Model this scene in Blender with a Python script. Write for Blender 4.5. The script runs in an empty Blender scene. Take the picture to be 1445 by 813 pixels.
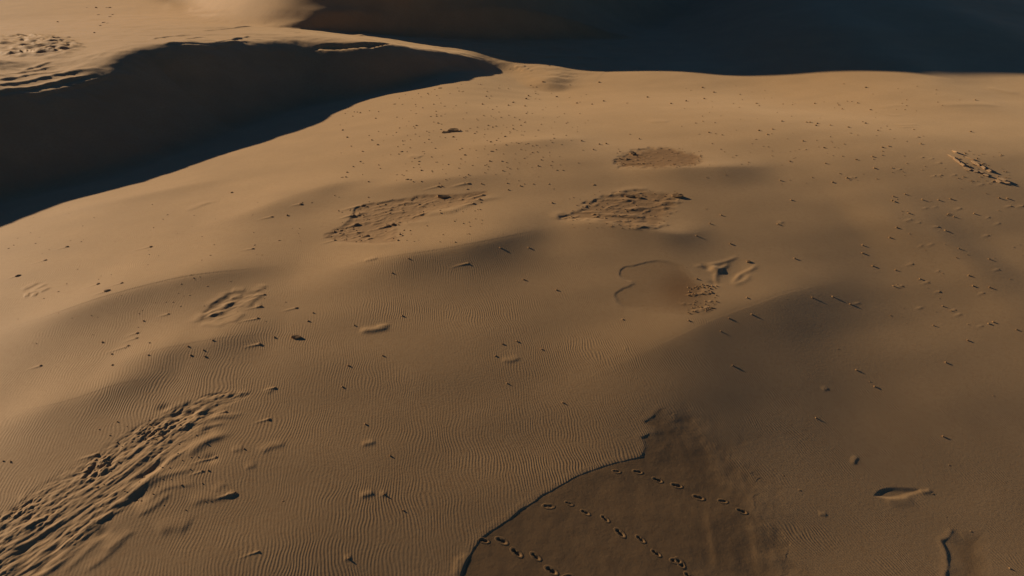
import bpy, bmesh, math, random
import numpy as np
from mathutils import Vector, Matrix
random.seed(7); RNG = np.random.default_rng(11)
sc = bpy.context.scene
COL = sc.collection

# ------------------------------------------------------------------ camera
FPX, CXP, CYP = 1032.0, 722.5, 406.5           # focal length / centre in pixels of a 1445 px wide frame
CAM_H, PITCH = 17.1, math.radians(30.0)
SP, CP = math.sin(PITCH), math.cos(PITCH)
cam_d = bpy.data.cameras.new("camera"); cam = bpy.data.objects.new("camera", cam_d); COL.objects.link(cam)
cam.location = (0, 0, CAM_H); cam.rotation_euler = (math.pi/2 - PITCH, 0, 0)
cam_d.sensor_width = 36.0; cam_d.lens = 36.0*FPX/1445.0
cam_d.clip_start = 0.1; cam_d.clip_end = 6000
sc.camera = cam

# ------------------------------------------------------------------ light
SUN_AZ, SUN_EL = math.radians(57.0), math.radians(15.5)     # azimuth to the left of the view direction (+y)
SUN = np.array([-math.sin(SUN_AZ)*math.cos(SUN_EL), math.cos(SUN_AZ)*math.cos(SUN_EL), math.sin(SUN_EL)])
sun_d = bpy.data.lights.new("sun", 'SUN'); sun = bpy.data.objects.new("sun", sun_d); COL.objects.link(sun)
sun_d.energy = 5.0; sun_d.angle = math.radians(0.6); sun_d.color = (1.0, 0.80, 0.58)
sun.rotation_euler = Vector(SUN).to_track_quat('Z', 'Y').to_euler()
sun.location = (-60, 40, 60)
w = bpy.data.worlds.new("World"); sc.world = w; w.use_nodes = True
wn = w.node_tree.nodes; bg = wn['Background']
sky = wn.new('ShaderNodeTexSky'); sky.sky_type = 'NISHITA'; sky.sun_disc = False
sky.sun_elevation = SUN_EL; sky.sun_rotation = -SUN_AZ
sky.air_density = 0.55; sky.dust_density = 0.05; sky.ozone_density = 6.0
w.node_tree.links.new(sky.outputs[0], bg.inputs[0]); bg.inputs[1].default_value = 0.054
sc.view_settings.view_transform = 'Standard'; sc.view_settings.look = 'None'
sc.view_settings.gamma = 1.0; sc.view_settings.exposure = -0.15

# ------------------------------------------------------------------ helpers
def smooth(a, b, x):
    t = np.clip((x-a)/(b-a), 0, 1); return t*t*(3-2*t)
SDIR = np.array([0.842, -0.540])
_SG = np.linspace(-62, 60, 2441)
_TG = -np.interp(_SG, [-62, -45, -38, -33, -28, -23, -16, -11, -5, 2, 8, 60], [-0.10, -0.13, -0.12, -0.08, -0.04, 0.02, 0.09, 0.14, 0.146, 0.128, 0.105, 0.04])   # slope along the sun's course
_TG *= 1.05
_TG = np.convolve(np.pad(_TG, 60, mode='edge'), np.ones(121)/121, 'valid')
_ZG = np.cumsum(_TG)*(_SG[1]-_SG[0]); _ZG -= np.interp(-21, _SG, _ZG)
def macro(x, y):
    """the broad swell of the plain: it faces the sun at the upper left and rolls away from it at the lower right"""
    s = x*SDIR[0]+y*SDIR[1]
    xr = np.clip(x-7, 0, 90)
    return np.interp(s, _SG, _ZG) + 3.3*(1-np.exp(-(xr/22)**1.6))*smooth(12, 58, y)*(1-smooth(44, 80, y))-(2.8-3.4*smooth(22, 44, x)-1.5*smooth(42, 62, x))*smooth(46, 78, y)*smooth(-8, 6, x)
def at(px, py, z=0.0):
    """world x, y of the point of the plain (z above it) seen at a pixel of the 1445x813 frame"""
    X = (px-CXP)/FPX; Y = (CYP-py)/FPX
    dy = CP + Y*SP; dz = -SP + Y*CP
    zz = 0.0
    for _ in range(12):
        t = (zz+z-CAM_H)/dz; zz = 0.5*zz+0.5*float(macro(np.float64(X*t), np.float64(dy*t)))
    return np.array([X*t, dy*t])
def scale_at(py):                     # photo pixels per metre at that row of the plain
    return FPX*(SP - (CYP-py)/FPX*CP)/CAM_H
def hash2(ix, iy, seed):
    h = (ix.astype(np.int64)*374761393 + iy.astype(np.int64)*668265263 + seed*1442695041) & 0xFFFFFFFF
    h = ((h ^ (h >> 13))*1274126177) & 0xFFFFFFFF
    h = ((h ^ (h >> 16))*2246822519) & 0xFFFFFFFF
    return (h ^ (h >> 15)) & 0xFFFF
_G = np.stack([np.cos(np.arange(65536)/65536*2*np.pi), np.sin(np.arange(65536)/65536*2*np.pi)], 1).astype(np.float32)
def noise(x, y, seed=0):              # gradient noise, about -0.7..0.7
    ix = np.floor(x); iy = np.floor(y); fx = (x-ix).astype(np.float32); fy = (y-iy).astype(np.float32)
    ix = ix.astype(np.int64); iy = iy.astype(np.int64)
    u = fx*fx*fx*(fx*(fx*6-15)+10); v = fy*fy*fy*(fy*(fy*6-15)+10)
    def g(ox, oy):
        k = _G[hash2(ix+ox, iy+oy, seed)]
        return k[..., 0]*(fx-ox) + k[..., 1]*(fy-oy)
    a = g(0, 0)*(1-u) + g(1, 0)*u; b = g(0, 1)*(1-u) + g(1, 1)*u
    return a*(1-v) + b*v
def fbm(x, y, seed=0, octaves=3, gain=0.5):
    r = 0; amp = 1.0
    for o in range(octaves):
        r = r + amp*noise(x*2**o, y*2**o, seed+o*17); amp *= gain
    return r
def spline(pts, n=8):
    p = np.array(pts, float); k = len(p)
    if k < 3: return p
    P = np.vstack([2*p[0]-p[1], p, 2*p[-1]-p[-2]]); out = []
    for i in range(k-1):
        a, b, c, d = P[i:i+4]
        for t in np.linspace(0, 1, n, endpoint=False):
            out.append(0.5*((2*b)+(c-a)*t+(2*a-5*b+4*c-d)*t*t+(-a+3*b-3*c+d)*t**3))
    out.append(p[-1]); return np.array(out)
def pxline(pts, z=0.0, n=6):
    return spline([at(a, b, z) for a, b in pts], n)
def nearest(x, y, line):
    """signed distance (left of travel positive), arc fraction 0..1, overshoot past the ends"""
    L = np.asarray(line)[:, :2]; seg = np.diff(L, axis=0); ln = np.hypot(seg[:, 0], seg[:, 1]); cum = np.concatenate([[0], np.cumsum(ln)])
    best = np.full(x.shape, 1e18); sgn = np.ones(x.shape); arc = np.zeros(x.shape)
    for i in range(len(seg)):
        if ln[i] < 1e-9: continue
        dx, dy = x-L[i, 0], y-L[i, 1]; ux, uy = seg[i]/ln[i]
        t = dx*ux+dy*uy
        lo = -1e9 if i == 0 else 0.0; hi = 1e9 if i == len(seg)-1 else ln[i]
        tc = np.clip(t, 0, ln[i]); qx, qy = dx-tc*ux, dy-tc*uy
        d2 = qx*qx+qy*qy; m = d2 < best
        cr = ux*dy-uy*dx
        best = np.where(m, d2, best); sgn = np.where(m, np.where(cr >= 0, 1.0, -1.0), sgn)
        arc = np.where(m, cum[i]+np.clip(t, lo, hi), arc)
    return np.sqrt(best)*sgn, arc/cum[-1], cum[-1]
def inside(x, y, poly):
    c = np.zeros(x.shape, bool); n = len(poly)
    for i in range(n):
        x1, y1 = poly[i]; x2, y2 = poly[(i+1) % n]
        if y1 == y2: continue
        m = (y1 > y) != (y2 > y)
        c ^= m & (x < (x2-x1)*(y-y1)/(y2-y1)+x1)
    return c

# ------------------------------------------------------------------ ground sheet: a fan of rows and columns, dense where the plain is seen
NU, NV = 1200, 940
u_in = np.linspace(-0.745, 0.745, NU-80)
grow = 0.745+0.02*(1.175**np.arange(1, 41)-1)/0.175*0.6
u_all = np.concatenate([-grow[::-1], u_in, grow])
inv0 = (SP - (CYP-(-14.0))/FPX*CP)/CAM_H; inv1 = (SP - (CYP-840.0)/FPX*CP)/CAM_H     # 1/depth at the top and bottom rows
depth_in = 1/np.linspace(inv1, inv0, NV-70)
near = np.linspace(3.0, depth_in[0], 13)[:-1]
far = depth_in[-1]*1.055**np.arange(1, 59)
depth_all = np.concatenate([near, depth_in, far])
Yv = (depth_all - CAM_H*SP)/CP                       # ground distance in front of the camera
GX = (u_all[None, :]*depth_all[:, None]).astype(np.float64); GY = np.repeat(Yv[:, None], len(u_all), 1)
nv, nu = GX.shape
X = GX.ravel(); Y = GY.ravel(); N = X.size
Z = np.zeros(N); DAMP = np.zeros(N); CRUST = np.zeros(N); RIP = np.zeros(N)

def sel(line, pad):
    a = np.asarray(line)[:, :2]; lo = a.min(0)-pad; hi = a.max(0)+pad
    return np.nonzero((X > lo[0]) & (X < hi[0]) & (Y > lo[1]) & (Y < hi[1]))[0]
def ridge(line, amp, ws, wl, taper=0.25, power=2.0, soft=0.0):
    """a low ridge: ws is its width on the sun side (left of travel), wl on the lee side"""
    i = sel(line, 3*max(ws, wl));
    if not len(i): return
    d, s, L = nearest(X[i], Y[i], line)
    wdt = np.where(d > 0, ws, wl)
    e = smooth(0, taper, s)*smooth(1, 1-taper, s) if taper > 0 else smooth(-ws/L, 0, s)*smooth(1+ws/L, 1, s)
    Z[i] += amp*e*np.exp(-(np.sqrt(d*d+soft*soft)/wdt)**power)
def R(pts, amp, ws, wl, **k): ridge(pxline(pts), amp, ws, wl, **k)

# ---- the plain: a very broad swell that turns away from the sun towards the lower right
Z += macro(X, Y)
inn = (np.abs(X) < 120) & (Y < 200)
ii = np.nonzero(inn)[0]
Z[ii] += 0.30*noise(X[ii]*0.06+3, Y[ii]*0.09, 3) + 0.035*noise((X[ii]*0.9+Y[ii]*0.3)*0.16, (Y[ii]*0.9-X[ii]*0.3)*0.40, 5)
SWELLS = [
 ([(-60,478),(60,455),(150,430),(250,404),(340,386),(430,368)], 0.28, 3.6, 1.9),
 ([(400,398),(500,376),(600,364),(680,350),(740,334),(810,316)], 0.30, 3.2, 2.3),
 ([(740,572),(840,532),(930,496),(1000,464),(1060,442),(1120,418),(1190,398),(1260,385)], 0.225, 3.0, 3.8),
 ([(760,322),(840,319),(900,330),(960,337),(1020,322)], 0.16, 1.2, 1.5),
 ([(850,240),(920,243),(980,242),(1040,238),(1110,232)], 0.20, 1.6, 2.2),
 ([(130,522),(230,500),(310,484),(400,470)], 0.13, 2.4, 1.6),
 ([(60,300),(160,290),(280,262),(380,244)], 0.16, 2.6, 2.0),
 ([(250,330),(360,300),(460,268),(560,250)], 0.16, 2.6, 2.0),
 ([(470,275),(560,262),(640,254),(740,246)], 0.14, 2.2, 1.8),
 ([(620,206),(700,207),(780,200),(860,192)], 0.16, 2.0, 2.2),
 ([(1180,300),(1290,330),(1390,372),(1460,400)], 0.10, 3.5, 3.0),
 ([(-30,590),(80,575),(170,548),(260,530)], 0.12, 2.0, 1.4),
]
SWF = 1.5
def swell(pts, amp, ws, wl, power=1.4, soft=0.25, taper=0.42):
    L = pxline(pts, n=10); L = L[np.argsort(L[:, 0])]
    x0, x1 = L[0, 0], L[-1, 0]; pad = 3*max(ws, wl)
    i = np.nonzero((X > x0) & (X < x1) & (Y > L[:, 1].min()-pad) & (Y < L[:, 1].max()+pad))[0]
    xs = np.linspace(x0, x1, 400); k = 41
    ys = np.interp(xs, L[:, 0], L[:, 1]); ys = np.convolve(np.pad(ys, k//2, mode='reflect', reflect_type='odd'), np.ones(k)/k, 'valid')
    sl = np.gradient(ys, xs); sl = np.convolve(np.pad(sl, k//2, mode='edge'), np.ones(k)/k, 'valid')
    d = (Y[i]-np.interp(X[i], xs, ys))/np.sqrt(1+np.interp(X[i], xs, sl)**2)
    s = (X[i]-x0)/(x1-x0)
    wdt = np.where(d > 0, ws, wl); e = smooth(0, taper, s)*smooth(1, 1-taper, s)
    Z[i] += amp*e*np.exp(-(np.sqrt(d*d+soft*soft)/wdt)**power)
for pts, a, ws, wl in SWELLS: swell(pts, a*SWF, ws, wl)

def plain_z(px, py): return 0.0

# ---- the left dune: its brink comes from the outline of its shadow on the plain
pairs = [((720,101),(716,99)),((712,105),(668,80)),((690,110),(618,68)),((640,118),(530,66)),((550,132),(416,67)),((500,150),(337,70)),((440,180),(235,77)),
         ((400,193),(186,84)),((335,212),(150,107)),((280,230),(100,124)),((240,245),(60,136)),((170,270),(-40,140)),((100,287),(-140,146)),
         ((50,308),(-220,150)),((0,330),(-300,165)),((-120,380),(-480,190))]
brink1 = []
for (sx, sy), (bx, by) in pairs:
    P = at(sx, sy)
    best = None
    for t in np.linspace(0, 40, 2001):
        q = np.array([P[0], P[1], float(macro(P[0], P[1]))]) + SUN*t
        dep = q[1]*CP-(q[2]-CAM_H)*SP; up = q[1]*SP+(q[2]-CAM_H)*CP
        ex = CXP+q[0]/dep*FPX; ey = CYP-up/dep*FPX
        e = (ex-bx)**2+(ey-by)**2
        if best is None or e < best[0]: best = (e, q.copy(), ex, ey)
    print('PAIR', (sx, sy), (bx, by), 'err %.1f' % best[0]**.5, np.round(best[1], 2), 'base %.2f' % float(macro(best[1][0], best[1][1])))
    brink1.append(best[1])
brink1 = np.array([(7.5,76.0,-4.6),(3.5,77.6,-3.0)]+[tuple(q) for q in brink1])
print("BRINK", np.round(brink1, 1).tolist())
def dune(line, lee, stoss, flat, rnd, eps=2.0, pw=1.75, nose=0.45):
    """height of a dune with a 3-D brink line: a lee slope on the right of travel, a falling stoss on the left"""
    i = ii
    d, s, L = nearest(X[i], Y[i], line)
    P = np.asarray(line); num = 0; den = 0
    for k in range(len(P)):
        wt = 1/((X[i]-P[k, 0])**2+(Y[i]-P[k, 1])**2+eps)**pw
        num = num+wt*P[k, 2]; den = den+wt
    hc = num/den
    lee_z = hc + lee*d
    st_z = hc - (stoss(s) if callable(stoss) else stoss)*np.maximum(d-flat, 0)
    r = rnd(s) if callable(rnd) else rnd
    h = np.clip(0.5+0.5*(st_z-lee_z)/r, 0, 1)
    over = np.maximum(-s*L, 0)+np.maximum((s-1)*L, 0)
    return i, st_z*(1-h)+lee_z*h - r*h*(1-h) - nose*over, d, s
def smax(a, b, k):
    h = np.clip(0.5+0.5*(a-b)/k, 0, 1); return b*(1-h)+a*h+k*h*(1-h)
b1 = spline(brink1[::-1], 12)                     # left to right in view: the sun side is on its left
i, z1, d1, s1 = dune(b1, 0.58, 0.09, 3.0, 1.0)
base = Z[i].copy()
z1 = z1 + 0.25*noise(X[i]*0.1, Y[i]*0.16, 31) + 0.10*fbm(X[i]*0.22, Y[i]*0.5, 32, 3)
Z[i] = smax(Z[i], z1, 0.7)
# ---- the tall dune behind: only its shaded lee face stands in view
brink2 = [(-13.2,101.0,-0.6),(-13.8,104.0,4.4),(-14.5,106.5,9.0),(-15.1,109.5,11.8)]
for sx, sy, bx in [(1222,99,560),(1255,92,562),(1330,90,568),(1445,93,576),(1620,98,590),(1850,100,600),(2300,104,620)]:
    P = at(sx, sy); p0 = np.array([P[0], P[1], float(macro(P[0], P[1]))])
    for t in np.linspace(0, 240, 1601):
        q = p0+SUN*t
        if CXP+q[0]/(q[1]*CP-(q[2]-CAM_H)*SP)*FPX < bx: break
    brink2.append(tuple(q))
print("BRINK2", [[round(float(v), 1) for v in q] for q in brink2])
brink2 = [(x_, y_, z_+(1.6 if k_ > 0 else 0.3)) for k_, (x_, y_, z_) in enumerate(brink2)]
b2 = spline(brink2, 8)
i, z2, d2, s2 = dune(b2, 0.55, lambda q: 0.62-0.2*smooth(0.35, 0.7, q), 0.2, 0.8, 1.0, 4.0, 1.2)
Z[i] = smax(Z[i], z2, 1.3)

# ------------------------------------------------------------------ where the finished big shapes appear: used to set small features out on them
GRIDZ = Z
def project(x, y, z):
    dep = y*CP-(z-CAM_H)*SP; up = y*SP+(z-CAM_H)*CP
    return CXP+x/dep*FPX, CYP-up/dep*FPX, dep
_pa = None
def refresh():
    global _px, _py, _dep, _order, _start, _bw
    _px, _py, _dep = project(X, Y, Z)
    ok = (_px > -200) & (_px < 1645) & (_py > -40) & (_py < 900)
    _bw = 46
    key = np.where(ok, ((_py+40)//20).astype(int)*100 + ((_px+200)//20).astype(int), 10**6)
    _order = np.argsort(key, kind='stable'); ks = key[_order]
    _start = {}
    u, first = np.unique(ks, return_index=True); first = np.append(first, len(ks))
    for k in range(len(u)): _start[int(u[k])] = _order[first[k]:first[k+1]]
def hit(px, py):
    """the ground point (x, y, z) that a pixel of the photograph looks at"""
    c = []
    bx, by = int((px+200)//20), int((py+40)//20)
    for oy in (-1, 0, 1):
        for ox in (-1, 0, 1):
            a = _start.get((by+oy)*100+bx+ox)
            if a is not None: c.append(a)
    if not c:
        q = at(px, py); return np.array([q[0], q[1], float(macro(q[0], q[1]))])
    c = np.concatenate(c)
    e = (_px[c]-px)**2+(_py[c]-py)**2
    near_ = c[e < e.min()+2.0]
    k = near_[np.argmin(_dep[near_])]
    return np.array([X[k]+(px-_px[k])*_dep[k]/FPX, Y[k], Z[k]])
def ground_z(x, y):
    """height of the sheet at a world point (bilinear on the fan)"""
    dep = y*CP+CAM_H*SP; u = x/dep
    r = np.clip(np.searchsorted(depth_all, dep)-1, 0, nv-2); c = np.clip(np.searchsorted(u_all, u)-1, 0, nu-2)
    fr = (dep-depth_all[r])/(depth_all[r+1]-depth_all[r]); fc = (u-u_all[c])/(u_all[c+1]-u_all[c])
    G = Z.reshape(nv, nu)
    return (G[r, c]*(1-fc)+G[r, c+1]*fc)*(1-fr)+(G[r+1, c]*(1-fc)+G[r+1, c+1]*fc)*fr
refresh()
def H2(pts): return [hit(a, b)[:2] for a, b in pts]
def line(pts, n=6): return spline(H2(pts), n)
RELIEF = 0.28
def RR(pts, amp, ws, wl, **k): ridge(line(pts), amp*RELIEF, ws, wl, **k)
def px2m(py): return 1.0/scale_at(py)

def poly_dist(poly, pad):
    i = sel(poly, pad)
    closed = np.vstack([poly, poly[:1]])
    d, s, L = nearest(X[i], Y[i], closed)
    ins = inside(X[i], Y[i], poly)
    return i, np.where(ins, np.abs(d), -np.abs(d))
def closed_spline(pts, n=4):
    p = H2(pts); p = [p[-1]]+p+[p[0], p[1]]
    q = spline(p, n); return q[n:-n-1] if len(q) > 3*n else q
REGION = np.zeros(N, int); PANS = []
def pan(pts, depth, edge=0.12, lip=0.0, crust=0.0, damp=0.0, wob=0.15, region=0, soft=0.25, n=4, soften=1.0):
    poly = closed_spline(pts, n)
    i, d = poly_dist(poly, 2.0)
    d = d + wob*noise(X[i]*2.2, Y[i]*2.2, 61)
    ctr = np.mean(poly, 0); ext = np.abs(poly-ctr).max(0)
    fs = smooth(-0.5, 0.6, ((X[i]-ctr[0])/ext[0]*(-SDIR[0])+(Y[i]-ctr[1])/ext[1]*(-SDIR[1])))       # 1 on the side towards the sun
    ew = edge*fs+(edge*1.5+0.7)*(1-fs)*soften
    ew = np.where(soften > 0, ew, edge)
    Z[i] += -0.33*depth*smooth(0, 1, d/ew) + lip*np.exp(-((d+0.12)/0.16)**2)*(d < 0.1)
    CRUST[i] = np.maximum(CRUST[i], crust*smooth(0.0, soft, d))
    DAMP[i] = np.maximum(DAMP[i], damp*smooth(0.0, soft, d))
    RIP[i] *= 1-smooth(-0.05, 0.15, d)
    if region:
        PANS.append(10+len(PANS)); REGION[i[d > 0.02]] = PANS[-1]
    return i, d, poly
def lumps(i, d, amp, freq, thr, seed, stretch=1.0, ang=0.0, sel_=None):
    c, s = math.cos(ang), math.sin(ang)
    xx = (X[i]*c+Y[i]*s)*freq/stretch; yy = (-X[i]*s+Y[i]*c)*freq
    n = fbm(xx, yy, seed, 3, 0.55)
    m = smooth(0.0, 0.5, d)
    if sel_ is not None: m = m*sel_
    Z[i] += 0.32*amp*np.maximum(n-thr, 0)*m

# ---- ripple strength: strong on the near plain, weak on the right and far away
pyy = _py; pxx = _px
RIP[:] = 0.50+1.0*noise(X*0.22+Y*0.05, Y*0.45, 71)+0.35*noise(X*0.07, Y*0.13, 72)
RIP *= 0.35+0.65*smooth(200, 470, pyy)
RIP *= 1-0.72*smooth(920, 1180, pxx)*smooth(640, 430, pyy)
RIP *= 1-0.15*smooth(1000, 1200, pxx)
RIP = np.clip(RIP, 0.04, 1.15)
for (a, b, r, g) in [(250,520,120,.5),(560,690,160,.35),(820,650,120,.6),(900,470,90,.5),(620,420,120,.3),(110,600,120,.2),(740,350,80,.2),(350,430,70,.35),(420,560,110,.25)]:
    RIP += g*np.exp(-(((pxx-a)/r)**2+((pyy-b)/(r*0.45))**2))
RIP *= 1+smooth(960, 1080, pxx)*smooth(480, 560, pyy)*(0.5+2.2*noise(X*0.55+Y*0.2, Y*0.9, 73))
RIP = np.clip(RIP, 0.03, 1.5)
RIP[REGION > 0] *= 0.3
ROT = 0.16+0.30*smooth(820, 1150, pxx)+0.25*noise(X*0.05, Y*0.08, 77)

# regions of the two dunes
dune_left = np.zeros(N, bool); dune_left[ii[(z1 > base+0.15) & (z1 >= z2)]] = True
dune_back = np.zeros(N, bool); dune_back[ii[z2 > np.maximum(base, z1)+0.15]] = True
REGION[dune_back] = 5
REGION[dune_left] = 1

# ---- details of the left dune
def RD(pts, amp, ws, wl, **k): ridge(line(pts), amp, ws, wl, **k)
def bump(px, py, r, h, rx=1.0, p=2.0):
    q = hit(px, py); i = np.nonzero((np.abs(X-q[0]) < 3*r*rx) & (np.abs(Y-q[1]) < 3*r))[0]
    dd = np.sqrt(((X[i]-q[0])/rx)**2+(Y[i]-q[1])**2)/r
    Z[i] += h*np.exp(-dd**p)
i = np.nonzero((_px > -80) & (_px < 135) & (_py > 44) & (_py < 86))[0]
wgt = np.clip(1.15-np.sqrt(((_px[i]-38)/80)**2+((_py[i]-65)/17)**2), 0, 1); wgt = smooth(0, 0.45, wgt)
hn = 0.45-np.abs(fbm(X[i]*0.20+0.10*Y[i], Y[i]*0.30, 47, 3, 0.5))*1.5
Z[i] += 1.15*wgt*np.maximum(hn, -0.1)*(0.7+0.6*noise(X[i]*0.15, Y[i]*0.2, 48))
bump(-6, 92, 1.6, 0.5, 1.6)
for k, pts in enumerate([[(-30,134),(40,124),(100,112),(150,101)],[(-30,124),(40,114),(90,104),(140,97)],[(-20,112),(50,104),(100,97)],[(0,104),(60,97),(85,90)],[(-30,141),(60,132),(120,117),(176,101)],[(30,100),(60,92),(78,85)]]):
    RD(pts, 0.10 if k else 0.13, 0.45, 0.22)
i = np.nonzero((_px > -60) & (_px < 190) & (_py > 84) & (_py < 150))[0]
Z[i] += 0.05*noise(X[i]*0.8, Y[i]*2.2, 41)*smooth(-60, -20, _px[i])*smooth(190, 150, _px[i])*smooth(84, 96, _py[i])
for pts in [[(230,62),(270,58),(310,60),(360,48)],[(240,66),(300,66),(340,58)],[(250,56),(290,52),(330,55)],[(215,64),(260,60),(300,63),(355,56)],[(205,56),(250,50),(310,46)],[(260,44),(320,40),(365,36)]]: RD(pts, 0.13, 0.55, 0.25)
i, d, p = pan([(438,67),(462,62),(500,60.5),(552,60.5),(534,66),(500,68),(466,70)], 1.1, 0.5, 0.0, wob=0.12, soften=0.3)
for pts in [[(408,46),(425,45),(440,48)],[(505,50),(518,47)],[(350,20),(420,19),(520,22),(600,40)],[(180,9),(240,9),(290,11)],[(265,20),(300,20),(330,19)],[(420,22),(480,26),(560,27)]]:
    RD(pts, 0.14, 0.7, 0.4)
RD([(700,61),(716,58),(736,54.5)], 0.14, 0.5, 0.35)
for a, b in [(738,96),(742,100),(733,93)]: RD([(a-8,b),(a+10,b-0.5)], 0.10, 0.4, 0.3)
lf = np.nonzero(dune_left & (_py < 110))[0]
Z[lf] += 0.06*fbm(X[lf]*0.35+Y[lf]*0.1, Y[lf]*0.9, 43, 4)

# ---- hardpan hollows on the plain
i, d, p = pan([(453,333),(463,325),(483,316),(494,304),(499,293),(515,287),(541,283),(569,278),(602,272),(640,272),(690,268),(676,282),(638,293),(611,298),(590,312),(566,315),(564,331),(559,340),(530,343.5),(494,342.6),(467,340)], 0.16, 0.22, 0.0, crust=0.28, damp=0.08, region=3)
lumps(i, d, 0.30, 1.5, 0.12, 81, 2.2, 0.5); lumps(i, d, 0.16, 4.0, 0.08, 82, 1.6, 0.3)
RR([(461,342),(500,344.5),(540,344.5),(562,341)], 0.10, 0.25, 0.5)
RR([(567,315.5),(590,313),(608,312)], 0.06, 0.2, 0.3)
for pts in [[(612,298),(640,295),(680,281),(715,276)],[(595,303),(620,299),(650,297)]]: RR(pts, 0.10, 0.4, 0.25)
i, d, p = pan([(862,225),(881,214),(903,207.5),(929,205.7),(954.5,207.5),(978.5,214),(999,222),(988,234),(954.5,237),(927,239.5),(895.5,238),(873,236)], 0.14, 0.5, 0.0, crust=0.5, damp=0.16, region=3, soft=0.9, wob=0.5)
lumps(i, d, 0.35, 1.5, 0.15, 83, 2.0, 0.0, smooth(950, 880, _px[i])); lumps(i, d, 0.16, 3.0, 0.12, 84, 2.2, 0.0)
i, d, p = pan([(785,304),(807,297),(831,279),(873,269),(910,266),(951,273),(964,280),(962,293),(947,308),(940,317),(932,323),(903,325.6),(881,323),(853,317),(825,310),(792,312)], 0.15, 0.5, 0.0, crust=0.35, damp=0.12, region=3, soft=0.8, wob=0.5)
lumps(i, d, 0.35, 1.1, 0.12, 85, 2.6, 0.1); lumps(i, d, 0.20, 2.6, 0.10, 86, 2.0, 0.3)
for pts in [[(888,322),(915,319),(938,316),(941,311)],[(868,275),(885,267),(905,266),(918,270)],[(785,309),(787,302),(800,299)]]: RR(pts, 0.08, 0.3, 0.2)
i, d, p = pan([(872.5,387),(878,376),(893,374),(910,369.6),(926.5,365.7),(946,366.6),(963,371.6),(976,383),(989.6,395),(1009.5,411),(1016,426),(1006,443),(976,446),(935,443),(896.5,439.7),(876.6,433),(866.6,419.7),(870,409.8),(890.7,398),(881.6,394.8)], 0.055, 0.12, 0.0, crust=0.0, damp=0.18, wob=0.06, region=3, n=3)
CRUST[i] = np.maximum(CRUST[i], 0.55*np.exp(-(((_px[i]-962)/40)**2+((_py[i]-408)/30)**2))*smooth(0.1, 0.6, d))
lumps(i, d, 0.40, 2.0, 0.12, 87, 1.5, 0.2, np.exp(-(((_px[i]-990)/22)**2+((_py[i]-424)/16)**2)))
# the crater with two raised rims beside it
q = hit(1034, 380); i = np.nonzero((np.abs(X-q[0]) < 4) & (np.abs(Y-q[1]) < 5))[0]
Z[i] -= 0.035*np.exp(-(((_px[i]-1036)/20)**2+((_py[i]-381)/15)**2)**1.5); RIP[i] *= 1-0.8*np.exp(-(((_px[i]-1030)/40)**2+((_py[i]-383)/22)**2))
def Z6(pts): return [(860+a/6.02, 340+b/6.02) for a, b in pts]
for pts, a in [([(950,160),(1000,188),(930,250),(900,310),(930,410)], 0.16),([(800,205),(950,180),(1040,150),(1110,120)], 0.12),([(1260,185),(1210,230),(1110,280),(1060,340),(1030,380)], 0.16),([(1190,270),(1160,320),(1040,380)], 0.12),([(720,212),(800,206)], 0.08),([(1110,270),(1080,320)], 0.08)]:
    ridge(line(Z6(pts)), a*RELIEF*0.5, 0.16, 0.12)
bump(860+840/6.02, 340+228/6.02, 0.22, -0.04); bump(860+900/6.02, 340+355/6.02, 0.25, -0.03); bump(1009, 379, 0.3, 0.08)
i, d, p = pan([(277.4,454.7),(281,444.8),(291,432),(308.5,418.6),(324.7,410),(348.4,408.6),(375.8,400),(374.5,415),(352,433.5),(347,442),(324.7,458.5),(302,458.5)], 0.10, 0.3, 0.0, damp=0.06, wob=0.3, region=3)
lumps(i, d, 0.28, 1.3, 0.1, 88, 2.6, 0.75, smooth(0.3, 0.0, (_px[i]-340)/60+(_py[i]-430)/40)); lumps(i, d, 0.10, 3.5, 0.08, 89, 2.5, 0.7)
def Z3(pts): return [(250+a/8.03, 380+b/8.03) for a, b in pts]
for pts, a in [([(345,575),(390,515),(480,492),(570,468)], .10),([(590,330),(680,305),(750,290)], .10),([(540,440),(600,385),(660,350)], .09),([(215,605),(260,545),(350,480)], .10),([(320,430),(400,385),(470,345),(540,300),(600,240)], .10),([(600,240),(700,240),(790,228)], .08),([(780,440),(830,380),(900,310),(1005,278)], .10),([(850,250),(930,220),(1010,160)], .08),([(880,420),(965,405)], .08),([(620,600),(720,520),(790,490)], .08),([(250,612),(420,632),(560,632)], .07),([(520,420),(600,400)],.07)]:
    ridge(line(Z3(pts)), a*RELIEF, 0.28, 0.14)
i, d, p = pan([(31,408.6),(41,401),(65,396),(70,403.7),(60,410),(47,417),(32,417)], 0.05, 0.2, 0.0, wob=0.1, region=3)
lumps(i, d, 0.30, 1.8, 0.05, 90, 3.0, 0.5)
for pts in [[(32,409),(42,404),(55,398)],[(44,411),(55,405),(67,399)],[(54,412),(64,408),(70,404)],[(33,418),(42,415)],[(44,417),(53,415)]]: RR(pts, 0.12, 0.25, 0.13)
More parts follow.
